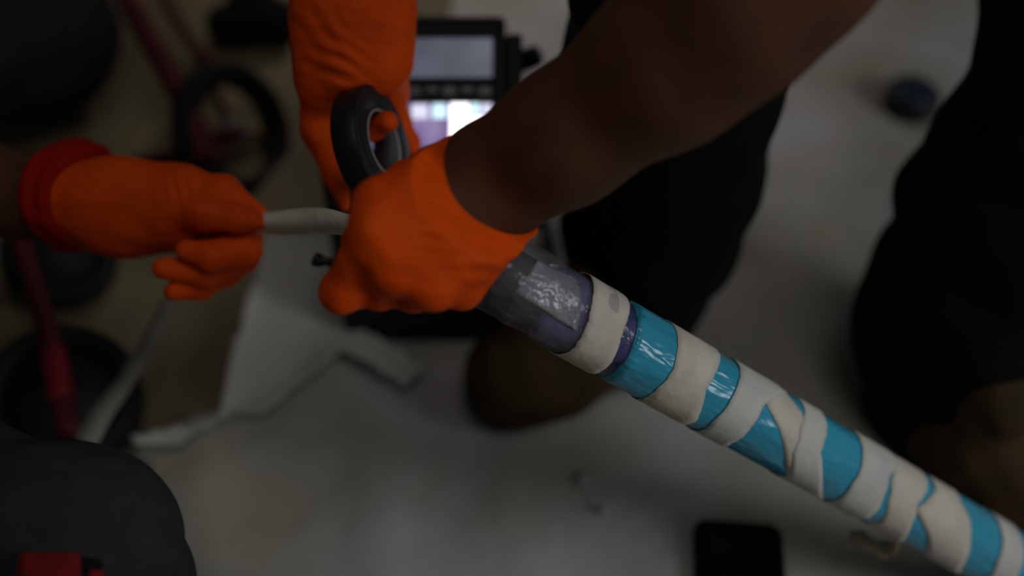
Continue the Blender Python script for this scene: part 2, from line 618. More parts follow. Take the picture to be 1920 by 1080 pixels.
# key strip
on_panel(0.012, W - 0.012, 0.051, 0.066, 0.001, 'key_strip', M['console_grey'])
for k in range(9):
    a = 0.018 + k * 0.0165
    on_panel(a, a + 0.012, 0.054 + 0.003 * (k % 2), 0.063, 0.003, 'key', M['key'])
lower = on_panel(0.012, W - 0.012, 0.006, 0.0475, 0.002, 'display', screen_mat('dim_violet_display', [(0.35, (0.11, 0.08, 0.20)), (0.5, (0.20, 0.15, 0.32)), (0.68, (0.34, 0.26, 0.46))], 1.0, 30, (1, 2, 0)))
glow = lambda n, c, s: screen_mat(n, [(0.2, tuple(0.8 * q for q in c)), (0.8, c)], s, 20, (0, 0, 0))
gW, gC, gL = glow('white_glow', (1.0, 0.94, 1.0), 2.6), glow('cyan_glow', (0.62, 0.88, 1.0), 1.5), glow('lilac_glow', (0.80, 0.80, 1.0), 1.15)


def tile(a0, a1, b0, b1, m):
    on_panel(a0, a1, b0, b1, 0.0012, 'display_tile', m, 0.002)


tile(0.020, 0.044, 0.034, 0.046, gL)
tile(0.056, 0.076, 0.033, 0.046, gL)
tile(0.088, 0.103, 0.033, 0.046, gL)
tile(0.107, 0.120, 0.033, 0.0465, gC)
tile(0.1235, 0.141, 0.008, 0.047, gW)
tile(0.1425, 0.151, 0.036, 0.047, gC)
tile(0.1425, 0.162, 0.008, 0.0345, gW)
tile(0.1525, 0.162, 0.036, 0.0465, gL)
# knob and side rail on the right flank
rail = prism('side_rail', [(x1, yf + 0.02, 0.20), (x1, yf + 0.02, 0.262), (x1, yf + 0.105, 0.335), (x1, yf + 0.16, 0.29), (x1, yf + 0.16, 0.20)], (0.016, 0, 0), M['console_grey'])
under(bevel(rail, 0.004), con)
kn = lathe('side_knob', [(0.0, 0.0), (0.011, 0.0), (0.011, 0.018), (0.008, 0.022), (0.0, 0.022)], (1, 0, 0.5), (x1 + 0.014, yf + 0.125, 0.285), M['black_plastic'], seg=20)
under(kn, con)
for sx in (x0 + 0.02, x1 - 0.02):
    for sy in (yf - 0.01, yf + 0.19):
        under(lathe('foot', [(0.0, 0.0), (0.012, 0.0), (0.012, 0.014), (0.0, 0.014)], (0, 0, 1), (sx, sy, 0.002), M['black_plastic'], seg=16), con)
tube_c = tube('cable', [(x1, yf + 0.12, 0.10), (x1 + 0.035, yf + 0.10, 0.075), F(1018, 410, 0.03), F(1036, 470, 0.022), F(1030, 560, 0.02), F(960, 640, 0.02)], 0.006, M['black_plastic'])
under(tube_c, con)

# ------------------------------------------------------------------ red hand cart with black wheels
cart = empty('hand_cart', F(300, 330))
tag(cart, 'dark red tubular hand cart with black wheels lying behind the left glove', 'cart')


def wheel(centre, axis, R, wdt, spoke_m, hr=0.17):
    t = wdt / 2
    rr = R * 0.74
    prof = [(rr * 0.94, -t * 0.8), (R * 0.93, -t), (R, -t * 0.5), (R, t * 0.5), (R * 0.93, t), (rr * 0.94, t * 0.8)]
    ty = lathe('tyre', prof, axis, centre, M['tyre'], closed=True)
    under(ty, cart)
    h = lathe('hub', [(0.0, -t * 0.6), (R * hr, -t * 0.6), (R * hr, t * 0.6), (0.0, t * 0.7)], axis, centre, spoke_m, seg=24)
    under(h, cart)
    ax = Vector(axis).normalized()
    a = ax.cross(Vector((0.21, 0.13, 0.95))).normalized()
    b = ax.cross(a)
    for k in range(3):
        d = a * math.cos(k * 2.094 + 0.5) + b * math.sin(k * 2.094 + 0.5)
        under(tube('spoke', [Vector(centre) + d * R * 0.1, Vector(centre) + d * R * 0.78], R * 0.055, M['red'], seg=8, sub=1), cart)


w1 = P(436, 246, 1.40)
wheel(w1, (0.80, -0.34, 0.50), 0.085, 0.034, M['hub'])
w2 = F(112, 478, 0.055)
wheel(w2, (0.35, -0.25, 0.9), 0.062, 0.040, M['tyre'], 0.68)
w3 = F(118, 752, 0.045)
wheel(w3, (0.15, -0.2, 0.95), 0.078, 0.055, M['tyre'], 0.68)
hubp = P(386, 275, 1.40)
rails = [tube('rail', [P(205, -90, 1.50), P(245, 10, 1.44), P(318, 140, 1.38), P(366, 235, 1.345), P(384, 300, 1.34)], 0.0145, M['red'])]
rails.append(tube('rail', [F(30, 425, 0.09), F(58, 520, 0.085), F(88, 620, 0.085), F(112, 730, 0.09), F(128, 812, 0.09)], 0.011, M['red']))
rails.append(tube('brace', [P(330, 170, 1.46), P(352, 230, 1.45), P(362, 330, 1.43)], 0.013, M['red']))
rails.append(tube('axle', [P(280, 300, 1.44), P(350, 285, 1.42), P(405, 262, 1.395), P(450, 245, 1.39)], 0.010, M['red']))
rails.append(tube('cross_tube', [P(280, 300, 1.44), P(150, 360, 1.40), F(30, 425, 0.09)], 0.012, M['tyre']))
rails.append(tube('grip', [F(99, 660, 0.088), F(108, 705, 0.089), F(117, 752, 0.09)], 0.0130, M['red_grip']))
rails.append(tube('rail', [P(285, -60, 1.62), P(345, 60, 1.56), P(420, 150, 1.50)], 0.008, M['red']))
for r_ in rails:
    under(r_, cart)

# ------------------------------------------------------------------ small things on the floor
# pouch
c0 = F(486, 74)
f = Field([c0], 0.14, 0.004)
f.cone(c0 + Vector((-0.036, -0.012, 0.034)), c0 + Vector((0.034, 0.0, 0.034)), 0.030, 0.026, 0.02)
f.cone(c0 + Vector((-0.004, 0.03, 0.038)), c0 + Vector((0.03, -0.01, 0.03)), 0.033, 0.022, 0.02)
f.folds(0.002, 110)
pouch = f.mesh('nylon_pouch', M['pouch'])
tag(pouch, 'small black slumped nylon pouch on the bare floor at the top', 'pouch')
under(tube('pouch_strap', [c0 + Vector((-0.04, 0, 0.05)), c0 + Vector((-0.01, 0.01, 0.085)), c0 + Vector((0.035, 0, 0.045))], 0.004, M['tyre']), pouch)

# round container
c0 = F(1704, 200, 0.012)
puck = lathe('round_container', [(0.0, 0.0), (0.034, 0.0), (0.036, 0.003), (0.036, 0.020), (0.033, 0.025), (0.0, 0.025)], (0, 0, 1), c0, M['puck'])
tag(puck, 'small round black container with blue highlight painted on its lid on the sheet between the two legs', 'container')
lathe('lid', [(0.0, 0.0), (0.031, 0.0), (0.031, 0.003), (0.024, 0.006), (0.0, 0.006)], (0, 0, 1), c0 + Vector((0, 0, 0.025)), M['puck_highlight'], puck)


# smartphone
def rounded_rect(w_, h_, r, n=6):
    out = []
    for cx, cy, a in ((w_ / 2 - r, h_ / 2 - r, 0), (-w_ / 2 + r, h_ / 2 - r, 90), (-w_ / 2 + r, -h_ / 2 + r, 180), (w_ / 2 - r, -h_ / 2 + r, 270)):
        for k in range(n + 1):
            t = math.radians(a + 90 * k / n)
            out.append((cx + r * math.cos(t), cy + r * math.sin(t)))
    return out


ph = empty('smartphone', F(1384, 1000, 0.02))
tag(ph, 'black smartphone lying on the sheet at the bottom edge', 'phone')
tl, tr = F(1300, 972, 0.03), F(1466, 984, 0.03)
ux = (tr - tl).normalized()
uy = Vector((0, 0, 1)).cross(ux)
pw, pl_ = (tr - tl).length, 0.172
pc = (tl + tr) / 2 - uy * (pl_ / 2)
pz = 0.022


def phone_part(name, w_, h_, r, z0, t, m, cx=0.0, cy=0.0):
    q = [Vector((pc.x, pc.y, z0)) + ux * (a + cx) + uy * (b + cy) for a, b in rounded_rect(w_, h_, r)]
    return under(bevel(prism(name, q, (0, 0, t), m), 0.001), ph)


phone_part('case', pw, pl_, 0.013, pz, 0.009, M['phone_edge'])
phone_part('glass', pw - 0.006, pl_ - 0.006, 0.011, pz + 0.009, 0.0012, M['phone'])
phone_part('camera_bump', 0.024, 0.024, 0.006, pz + 0.010, 0.001, M['phone_edge'], -pw / 2 + 0.022, pl_ / 2 - 0.022)

# paper scraps
for (a, b, s, lab) in ((1092, 898, 0.012, 'larger pale paper scrap on the sheet left of the blue wrapped pole'),
                       (1131, 955, 0.008, 'smaller pale paper scrap on the sheet above left of the phone')):
    c0 = F(a, b, 0.022)
    vv, ff = [], []
    n = 9
    for k in range(n):
        t = 2 * math.pi * k / n
        rr = s * (0.75 + 0.35 * noise.noise(Vector((k * 1.7, s * 400, 0))))
        vv.append(c0 + Vector((math.cos(t) * rr * 0.7, math.sin(t) * rr, 0.003 * math.sin(2 * t))))
    vv.append(c0 + Vector((0, 0, 0.003)))
    ff = [(k, (k + 1) % n, n) for k in range(n)]
    o = mesh('paper_scrap', vv, ff, M['scrap'])
    solidify(o, 0.0008, 1)
    tag(o, lab, 'scrap')

# pale strap from under the left glove to behind the knee
st = catmull([F(318, 560, 0.10), F(285, 630, 0.09), F(235, 715, 0.11), F(195, 770, 0.12), F(160, 830, 0.12)], 8)
vv, ff = [], []
for i, p in enumerate(st):
    t = (st[min(i + 1, len(st) - 1)] - st[max(i - 1, 0)]).normalized()
    s = t.cross(Vector((0.1, -0.5, 0.8))).normalized()
    hw = 0.006 + 0.005 * i / len(st)
    vv += [p - s * hw, p + s * hw]
    if i:
        k = 2 * i
        ff.append((k - 2, k - 1, k + 1, k))
o = mesh('webbing_strap', vv, ff, M['cord'])
solidify(o, 0.002, 0)
tag(o, 'pale grey strap hanging below the left glove towards the dark knee', 'strap')

# ------------------------------------------------------------------ wrapped pole
A, B = P(1170, 645, 0.80), P(1875, 1045, 0.99)
AX = (B - A).normalized()
E1 = (EYE - A)
E1 = (E1 - AX * E1.dot(AX)).normalized()
E2 = AX.cross(E1)
if E2.dot(UP) < 0:
    E2 = -E2
RP = 0.0292


def pole_pt(s, th, r):
    return A + AX * s + (E1 * math.cos(th) + E2 * math.sin(th)) * r


def pole_uv(px, py, r=RP):
    """pixel -> (s, theta) on the pole surface, clamped to its silhouette"""
    d = ray(px, py).normalized()
    oc = EYE - A
    dp = d - AX * d.dot(AX)
    op = oc - AX * oc.dot(AX)
    a, b, c = dp.dot(dp), 2 * dp.dot(op), op.dot(op) - r * r
    disc = b * b - 4 * a * c
    t = (-b - math.sqrt(max(disc, 0))) / (2 * a)
    q = EYE + d * t - A
    s = q.dot(AX)
    return s, math.atan2(q.dot(E2), q.dot(E1))


pole = empty('wrapped_pole', pole_pt(0.62, 0, 0))
tag(pole, 'long pole wrapped in glossy blue film and beige masking tape, held by front glove', 'pole')
s_end = 0.46
# end of the pole just touches the floor
while pole_pt(s_end, 0, 0).z > 0.045 and s_end < 0.9:
    s_end += 0.01
pole.location = pole_pt(s_end, 0, 0)


def ring_tube(name, s0, s1, r, m, ns=40, nt=64, wob=0.0, edge0=None, rfun=None, seed=0.0):
    verts, faces = [], []
    for i in range(ns + 1):
        for j in range(nt):
            th = 2 * math.pi * j / nt
            a = edge0(th) if edge0 else s0
            s = a + (s1 - a) * i / ns
            rr = (rfun(s) if rfun else r) + wob * noise.noise(Vector((s * 45 + seed, math.cos(th) * 1.6, math.sin(th) * 1.6)))
            verts.append(pole_pt(s, th, rr))
    for i in range(ns):
        for j in range(nt):
            k = (j + 1) % nt
            faces.append((i * nt + j, i * nt + k, (i + 1) * nt + k, (i + 1) * nt + j))
    faces.append(tuple(range(nt)))
    faces.append(tuple(reversed(range(ns * nt, (ns + 1) * nt))))
    o = mesh(name, verts, faces, m)
    import bmesh
    bm = bmesh.new()
    bm.from_mesh(o.data)
    bmesh.ops.recalc_face_normals(bm, faces=bm.faces)
    bm.to_mesh(o.data)
    bm.free()
    return under(o, pole)


def edge_fn(pts, r=RP):
    uv = sorted(((t, s) for s, t in (pole_uv(a, b, r) for a, b in pts)))
    ths, ss = [t for t, _ in uv], [s for _, s in uv]

    def fn(th):
        th = (th + math.pi) % (2 * math.pi) - math.pi
        if ths[0] <= th <= ths[-1]:
            return float(np.interp(th, ths, ss))
        span = 2 * math.pi - (ths[-1] - ths[0])
        q = (th - ths[-1]) % (2 * math.pi) / span
        q = q * q * (3 - 2 * q)
        return ss[-1] + (ss[0] - ss[-1]) * q
    return fn


def band(name, left, right, m, lift, nt=84, ns=6, seed=0.0):
    fl, fr = edge_fn(left), edge_fn(right)
    verts, faces = [], []
    for j in range(nt):
        th = 2 * math.pi * j / nt
        a, b = fl(th), fr(th)
        if b - a < 0.002:
            b = a + 0.002
        a += 0.0009 * noise.noise(Vector((j * 0.55, seed, 0)))
        b += 0.0009 * noise.noise(Vector((j * 0.55, seed, 9)))
        for i in range(ns + 1):
            s = a + (b - a) * i / ns
            rr = RP + lift + 0.0003 * noise.noise(Vector((s * 130, th * 4, seed)))
            verts.append(pole_pt(s, th, rr))
    n1 = ns + 1
    for j in range(nt):
        k = (j + 1) % nt
        for i in range(ns):
            faces.append((j * n1 + i, j * n1 + i + 1, k * n1 + i + 1, k * n1 + i))
    o = mesh(name, verts, faces, m)
    c = o.data.polygons[0]
    out = (Vector(c.center) - A)
    out = out - AX * out.dot(AX)
    if c.normal.dot(out) < 0:
        o.data.flip_normals()
    solidify(o, 0.0004, -1)
    return under(o, pole)


s_tip = pole_uv(760, 405)[0]
s_b1 = pole_uv(1110, 610)[0]
s_w0 = pole_uv(905, 500)[0]
# black core whose bare end is inside the fist
ring_tube('core_tube', s_tip, s_end, 0.0205, M['black_plastic'], ns=4, nt=32)
ring_tube('purple_film', pole_uv(1010, 560)[0], pole_uv(1235, 680)[0], 0.0262, M['purple'], wob=0.0035,
          edge0=edge_fn([(1060, 522), (1045, 560), (1015, 600), (992, 640)]))
def pole_patch(name, corners, m, r, n=14):
    (tl_, tr_, bl_, br_) = [pole_uv(a, b, r) for a, b in corners]
    vv, ff = [], []
    for j in range(n + 1):
        for i in range(n + 1):
            u_, v_ = i / n, j / n
            q = [(tl_[k] * (1 - u_) + tr_[k] * u_) * (1 - v_) + (bl_[k] * (1 - u_) + br_[k] * u_) * v_ for k in (0, 1)]
            e = 0.0014 * noise.noise(Vector((u_ * 5, v_ * 5, 3.3)))
            vv.append(pole_pt(q[0] + e, q[1] + e * 20, r + e * 0.6))
    for j in range(n):
        for i in range(n):
            k = j * (n + 1) + i
            ff.append((k, k + n + 1, k + n + 2, k + 1))
    o = mesh(name, vv, ff, m)
    solidify(o, 0.0005, 0)
    return under(o, pole)


pole_patch('silver_patch', ((1006, 487), (1080, 520), (966, 548), (1082, 622)), M['silver'], 0.0274)
blue_edge = edge_fn([(1200, 577), (1198, 607), (1187, 651), (1167, 691), (1127, 722)])
ring_tube('blue_film', 0, s_end, RP, M['blue'], ns=90, wob=0.0004, edge0=blue_edge)
ring_tube('clear_wrap', s_w0, s_b1 + 0.015, RP, M['clear'], ns=40, wob=0.0030, seed=5,
          rfun=lambda s: RP - 0.0028 * max(0, (0.0 - s)) / 0.12 + 0.0004)
bands = [
    ([(1111, 529), (1109, 567), (1095, 620), (1073, 655)], [(1180, 573), (1167, 620), (1144, 682), (1122, 698)], 'masking'),
    ([(1262, 612), (1268, 660), (1262, 691), (1233, 727), (1189, 750)], [(1349, 667), (1342, 695), (1322, 731), (1304, 790)], 'masking'),
    ([(1385, 690), (1376, 735), (1337, 787), (1322, 804)], [(1470, 738), (1430, 760), (1411, 795), (1374, 828), (1348, 840)], 'masking_light'),
    ([(1426, 710), (1437, 761), (1463, 810), (1470, 846), (1478, 900)], [(1478, 743), (1515, 800), (1535, 850), (1541, 900), (1544, 940)], 'masking'),
    ([(1506, 765), (1500, 800), (1485, 850), (1480, 890)], [(1548, 793), (1537, 846), (1541, 887), (1544, 938)], 'masking_light'),
    ([(1613, 832), (1613, 876), (1596, 906), (1567, 938)], [(1682, 872), (1665, 895), (1657, 928), (1630, 968)], 'masking_light'),
    ([(1676, 868), (1671, 899), (1666, 936), (1650, 980)], [(1740, 905), (1720, 947), (1707, 987), (1690, 1015)], 'masking'),
    ([(1752, 914), (1716, 955), (1738, 1000), (1738, 1045)], [(1802, 945), (1817, 976), (1819, 1013), (1805, 1060), (1795, 1075)], 'masking'),
    ([(1872, 985), (1878, 1010), (1867, 1054), (1856, 1080)], [(1911, 1006), (1918, 1040), (1909, 1072), (1896, 1095)], 'masking_light'),
    ([(1960, 1030), (1962, 1070), (1950, 1110), (1935, 1135)], [(2010, 1060), (2012, 1100), (2000, 1140), (1985, 1165)], 'masking'),
]
for i, (l, r, mm) in enumerate(bands):
    band('tape_band', l, r, M[mm], 0.0006 + 0.00035 * (i % 3), seed=i * 3.1)
# loose yellowed tape tail below the pole
sA = pole_uv(1700, 1010)[0]
tail = [pole_pt(sA, math.radians(-70), RP + 0.001), P(1672, 1030, 0.962), P(1640, 1024, 0.970), P(1608, 1006, 0.975), P(1592, 1012, 0.980)]
st = catmull(tail, 6)
vv, ff = [], []
for i, p in enumerate(st):
    hw = 0.0065 + 0.0015 * math.sin(i * 0.9)
    dd = (UP * 0.9 + RIGHT * 0.25 + FWD * 0.3).normalized()
    vv += [p - dd * hw, p + FWD * 0.002, p + dd * hw]
    if i:
        k = 3 * i
        ff += [(k - 3, k - 2, k + 1, k), (k - 2, k - 1, k + 2, k + 1)]
o = mesh('loose_tape_tail', vv, ff, M['masking_old'])
solidify(o, 0.0006, 0)
under(o, pole)

# short black cable end poking out beside the fist
tip = [P(650, 500, 0.705), P(632, 496, 0.705), P(613, 490, 0.705), P(600, 489, 0.705), P(588, 484, 0.705)]
cb = tube('cable_end', tip, [0.0038, 0.0036, 0.0026, 0.0040, 0.0034], M['black_plastic'], seg=14, sub=6)
tag(cb, 'short black knobbed cable end sticking out from under the front glove', 'cable')
col_ = lathe('collar', [(0.0, -0.002), (0.0042, -0.002), (0.0046, 0.0), (0.0042, 0.002), (0.0, 0.002)], tip[4] - tip[3], P(594, 487, 0.705), M['black_plastic'], cb, seg=16)


# ------------------------------------------------------------------ people: smooth continuous figures
def px_chain(lst):
    return [(P(a, b, z), r * z / FPX) for a, b, z, r in lst]


def build_glove(name, chains, cut, parent, h=0.0014, ks=None, folds=(0.0007, 170), hollow=None, creases=(), smooth=2):
    pts = [p for ch in chains for p, r in ch]
    f = Field(pts, 0.062, h)
    for i, ch in enumerate(chains):
        f.chain(ch, ks[i] if ks else 0.008)
    f.folds(*folds)
    X, Y, Z = f.coords()
    for c, d, wl, rad, amp in creases:
        d = Vector(d).normalized()
        q = (X - c.x) ** 2 + (Y - c.y) ** 2 + (Z - c.z) ** 2
        ph_ = ((X - c.x) * d.x + (Y - c.y) * d.y + (Z - c.z) * d.z) * (2 * math.pi / wl)
        ph_ = ph_ + 0.9 * np.sin(110 * (X + 0.5 * Y))
        f.d += (amp * np.sin(ph_) * np.exp(-q / (rad * rad))).astype(np.float32)
    if hollow:
        outer = f.d
        f2 = Field(pts, 0.062, h)
        for ch in hollow:
            f2.chain(ch, 0.004)
        f.d = np.maximum(outer, -f2.d)
    if cut:
        for p, n in cut:
            f.plane_cut(p, n)
    g = f.mesh(name, M['glove'], parent)
    g.modifiers['smooth'].iterations = smooth
    return g


def plane3(a, b, c, away):
    n = (b - a).cross(c - a).normalized()
    if n.dot(away - a) < 0:
        n = -n
    return a, n


# ---- person bending over the pole (faces the camera)
elbowL, shL, shR = P(1500, -85, 0.625), Vector((0.31, 0.76, 0.80)), Vector((-0.02, 0.84, 0.80))
armL = px_chain([(815, 420, 0.715, 70), (922, 343, 0.735, 103), (1056, 260, 0.705, 119), (1254, 119, 0.665, 149), (1380, 20, 0.64, 158)])
armL += [(elbowL, 0.045), (shL, 0.058)]
elbowR = Vector((-0.16, 0.93, 0.62))
armR = [(P(660, 60, 0.88), 0.026), (P(660, -75, 0.88), 0.031), (Vector((-0.15, 0.86, 0.54)), 0.040), (elbowR, 0.045), (shR, 0.056)]
hipC = Vector((0.35, 1.16, 0.40))
chest, neck, head = Vector((0.15, 0.86, 0.76)), Vector((0.14, 0.77, 0.92)), Vector((0.135, 0.71, 1.03))


def head_cones(f, head, look):
    look = Vector(look).normalized()
    up = Vector((0, 0, 1))
    up = (up - look * up.dot(look)).normalized()
    side = look.cross(up)
    f.cone(head - look * 0.015 + up * 0.03, head + look * 0.01 + up * 0.02, 0.082, 0.078, 0.02)
    f.cone(head + look * 0.03 - up * 0.02, head + look * 0.045 - up * 0.075, 0.060, 0.034, 0.03)
    f.cone(head + look * 0.088 + up * 0.012, head + look * 0.105 - up * 0.022, 0.008, 0.014, 0.012)
    f.cone(head + look * 0.080 - up * 0.052 - side * 0.02, head + look * 0.080 - up * 0.052 + side * 0.02, 0.010, 0.010, 0.008)
    for s in (-1, 1):
        f.cone(head + side * s * 0.082 + up * 0.015, head + side * s * 0.084 - up * 0.025, 0.016, 0.011, 0.006)
        f.cone(head + look * 0.078 + side * s * 0.032 + up * 0.024, head + look * 0.079 + side * s * 0.034 + up * 0.024, 0.013, 0.012, 0.006)
    return look, up, side


def hair_for(parent, head, look):
    look = Vector(look).normalized()
    up = (Vector((0, 0, 1)) - look * look.z).normalized()
    f = Field([head], 0.16, 0.005)
    f.cone(head - look * 0.022 + up * 0.036, head - look * 0.004 + up * 0.04, 0.088, 0.080, 0.02)
    f.cone(head - look * 0.03 - up * 0.02, head - look * 0.03 + up * 0.02, 0.078, 0.085, 0.02)
    f.plane_cut(head + look * 0.058 - up * 0.0, look - up * 0.55)
    return f.mesh('hair', M['hair'], parent)


body_pts = [p for p, _ in armL + armR] + [hipC, chest, neck, head]
f = Field(body_pts, 0.14, 0.0045)
f.chain([(hipC, 0.10), ((hipC + chest) / 2, 0.105), (chest, 0.11)], 0.04)
f.chain([(shL, 0.05), (chest, 0.09), (shR, 0.05)], 0.04)
f.chain([(chest, 0.07), (neck, 0.052), (head, 0.05)], 0.03)
f.chain(armL, 0.02)
f.chain(armR, 0.02)
look1 = (-0.25, -0.75, -0.62)
head_cones(f, head, look1)
person = f.mesh('person', M['skin'])
tag(person, 'person in black trousers reaching bare forearm and orange gloves over the pole', 'person')
hair_for(person, head, look1)

# shirt (short sleeved, above the picture)
f = Field([hipC, chest, shL, shR, elbowR], 0.17, 0.006)
f.chain([(hipC, 0.125), ((hipC + chest) / 2, 0.125), (chest, 0.13)], 0.04)
f.chain([(shL, 0.075), (chest, 0.10), (shR, 0.075)], 0.04)
f.chain([(shL, 0.075), (shL.lerp(elbowL, 0.35), 0.072)], 0.02)
f.chain([(shR, 0.073), (shR.lerp(elbowR, 0.5), 0.068)], 0.02)
f.folds(0.004, 55)
f.mesh('shirt', M['shirt'], person)

# trousers
hip1, hip2 = Vector((0.25, 1.12, 0.40)), Vector((0.56, 1.14, 0.42))
knee1 = P(1268, -10, 0.91)
leg1 = [(hip1, 0.10), (knee1, 0.083), (P(1266, 160, 0.98), 0.087), (P(1256, 310, 1.055), 0.083), (P(1222, 430, 1.12), 0.079), (P(1205, 545, 1.19), 0.063), (P(1195, 590, 1.22), 0.055)]
knee2 = P(2010, 120, 0.95)
leg2 = [(hip2, 0.10), (P(2030, -20, 1.0), 0.080), (P(2035, 120, 0.95), 0.080), (P(1905, 370, 1.03), 0.094), (P(1825, 600, 1.10), 0.103), (P(1795, 730, 1.15), 0.092)]
f = Field([p for p, _ in leg1 + leg2], 0.16, 0.005)
f.chain([(hip1, 0.11), (hipC, 0.13), (hip2, 0.11)], 0.04)
f.chain(leg1, 0.03)
f.chain(leg2, 0.03)
f.folds(0.0045, 42, 0.6)
f.mesh('trousers', M['trouser'], person)


def boot(parent, heel, toe, r):
    d = (toe - heel)
    d.z = 0
    d.normalize()
    side = Vector((-d.y, d.x, 0))
    f = Field([heel, toe, heel + Vector((0, 0, 0.1))], 0.09, 0.004)
    f.cone(heel, heel + d * 0.03 + Vector((0, 0, 0.09)), r * 0.85, r * 0.75, 0.02)
    f.cone(heel, toe, r * 0.8, r * 0.75, 0.03)
    f.cone(heel.lerp(toe, 0.6) + side * 0.012, toe + side * 0.010, r * 0.85, r * 0.75, 0.03)
    f.cone(heel.lerp(toe, 0.6) - side * 0.014, toe - side * 0.010, r * 0.85, r * 0.70, 0.03)
    f.cone(heel.lerp(toe, 0.3) + Vector((0, 0, 0.03)), heel.lerp(toe, 0.75) + Vector((0, 0, 0.01)), r * 0.8, r * 0.75, 0.03)
    f.folds(0.0015, 90)
    zf = min(heel.z, toe.z) - r * 0.55
    f.plane_cut((0, 0, zf), (0, 0, -1))
    b = f.mesh('boot', M['boot'], parent)
    g = Field([heel, toe], 0.09, 0.004)
    g.cone(heel, toe, r * 0.95, r * 0.9, 0.02)
    g.cone(heel.lerp(toe, 0.6) + side * 0.012, toe + side * 0.010, r * 0.9, r * 0.8, 0.02)
    g.cone(heel.lerp(toe, 0.6) - side * 0.014, toe - side * 0.010, r * 0.9, r * 0.8, 0.02)
    g.plane_cut((0, 0, zf + 0.006), (0, 0, 1))
    g.plane_cut((0, 0, zf - 0.012), (0, 0, -1))
    g.mesh('sole', M['sole'], b)
    return b


boot(person, F(1150, 640, 0.055), F(958, 712, 0.055), 0.052)
boot(person, F(1775, 800, 0.055), F(1905, 925, 0.055), 0.050)

# front glove: a fist closed over the pole, back of the hand to the camera
front = [
    [(1000, 290, 0.720, 118), (922, 343, 0.725, 112), (850, 390, 0.707, 98)],
    [(880, 306, 0.715, 50), (715, 380, 0.690, 47)],
    [(890, 352, 0.700, 52), (706, 440, 0.680, 50)],
    [(905, 402, 0.700, 52), (738, 500, 0.684, 48)],
    [(930, 432, 0.710, 46), (812, 535, 0.694, 46)],
    [(928, 432, 0.725, 44), (866, 540, 0.718, 43)],
    [(950, 395, 0.735, 30), (1005, 412, 0.735, 20)],
    # fingers: index, middle, ring, little, thumb
    [(712, 380, 0.692, 45), (676, 455, 0.720, 32), (705, 520, 0.765, 26), (800, 500, 0.785, 22)],
    [(700, 446, 0.682, 46), (640, 548, 0.704, 38), (712, 548, 0.752, 27), (800, 520, 0.780, 22)],
    [(735, 505, 0.686, 44), (712, 548, 0.712, 32), (790, 545, 0.762, 28), (860, 520, 0.785, 22)],
    [(808, 536, 0.695, 44), (775, 552, 0.715, 30), (850, 545, 0.765, 26), (900, 520, 0.780, 22)],
    [(850, 310, 0.730, 44), (760, 335, 0.765, 32), (705, 385, 0.785, 27), (690, 430, 0.790, 20)],
]
ks = [0.004, 0.022, 0.022, 0.022, 0.020, 0.018, 0.016, 0.007, 0.006, 0.006, 0.008, 0.006]
cut_f = plane3(P(862, 252, 0.735), P(994, 430, 0.735), P(833, 355, 0.692), P(1100, 250, 0.70))
hol = [px_chain([(905, 352, 0.730, 92), (922, 343, 0.730, 103), (1000, 290, 0.722, 108)])]
build_glove('glove', [px_chain(c) for c in front], [cut_f], person, ks=ks, folds=(0.0003, 190), hollow=hol, smooth=10,
            creases=[(P(915, 490, 0.690), UP + RIGHT * 0.15, 0.0105, 0.020, 0.0011), (P(850, 430, 0.672), UP + RIGHT * 0.2, 0.0095, 0.018, 0.0007),
                     (P(960, 435, 0.700), UP * 0.8 + RIGHT * 0.5, 0.008, 0.012, 0.0008)])

# rear glove: holds the tape roll from above
rear = [
    [(662, -110, 0.88, 92), (662, 20, 0.885, 100), (662, 92, 0.888, 96)],
    [(612, 40, 0.875, 58), (603, 150, 0.882, 48)],
    [(712, 30, 0.875, 58), (715, 118, 0.888, 52)],
    [(603, 140, 0.882, 46), (604, 240, 0.905, 38), (630, 325, 0.918, 24), (648, 384, 0.922, 11)],
    [(640, 130, 0.89, 48), (655, 230, 0.925, 36), (672, 330, 0.94, 26)],
    [(665, 130, 0.90, 46), (662, 215, 0.905, 30), (695, 240, 0.888, 24), (727, 229, 0.873, 20)],
    [(715, 115, 0.895, 50), (738, 170, 0.930, 30)],
    [(700, 120, 0.90, 46), (735, 225, 0.945, 32), (768, 268, 0.945, 18), (774, 280, 0.942, 11)],
    [(640, 100, 0.865, 40), (650, 148, 0.868, 30)],
]
build_glove('glove', [px_chain(c) for c in rear], [(P(660, -95, 0.88), P(660, -200, 0.88) - P(660, -95, 0.88))], person,
            ks=[0.02, 0.02, 0.02, 0.008, 0.008, 0.006, 0.008, 0.008, 0.012], folds=(0.0006, 130), smooth=4,
            creases=[(P(630, 118, 0.845), UP + RIGHT * 0.5, 0.011, 0.020, 0.0016), (P(600, 60, 0.85), UP * 0.6 + RIGHT, 0.012, 0.018, 0.0010)])

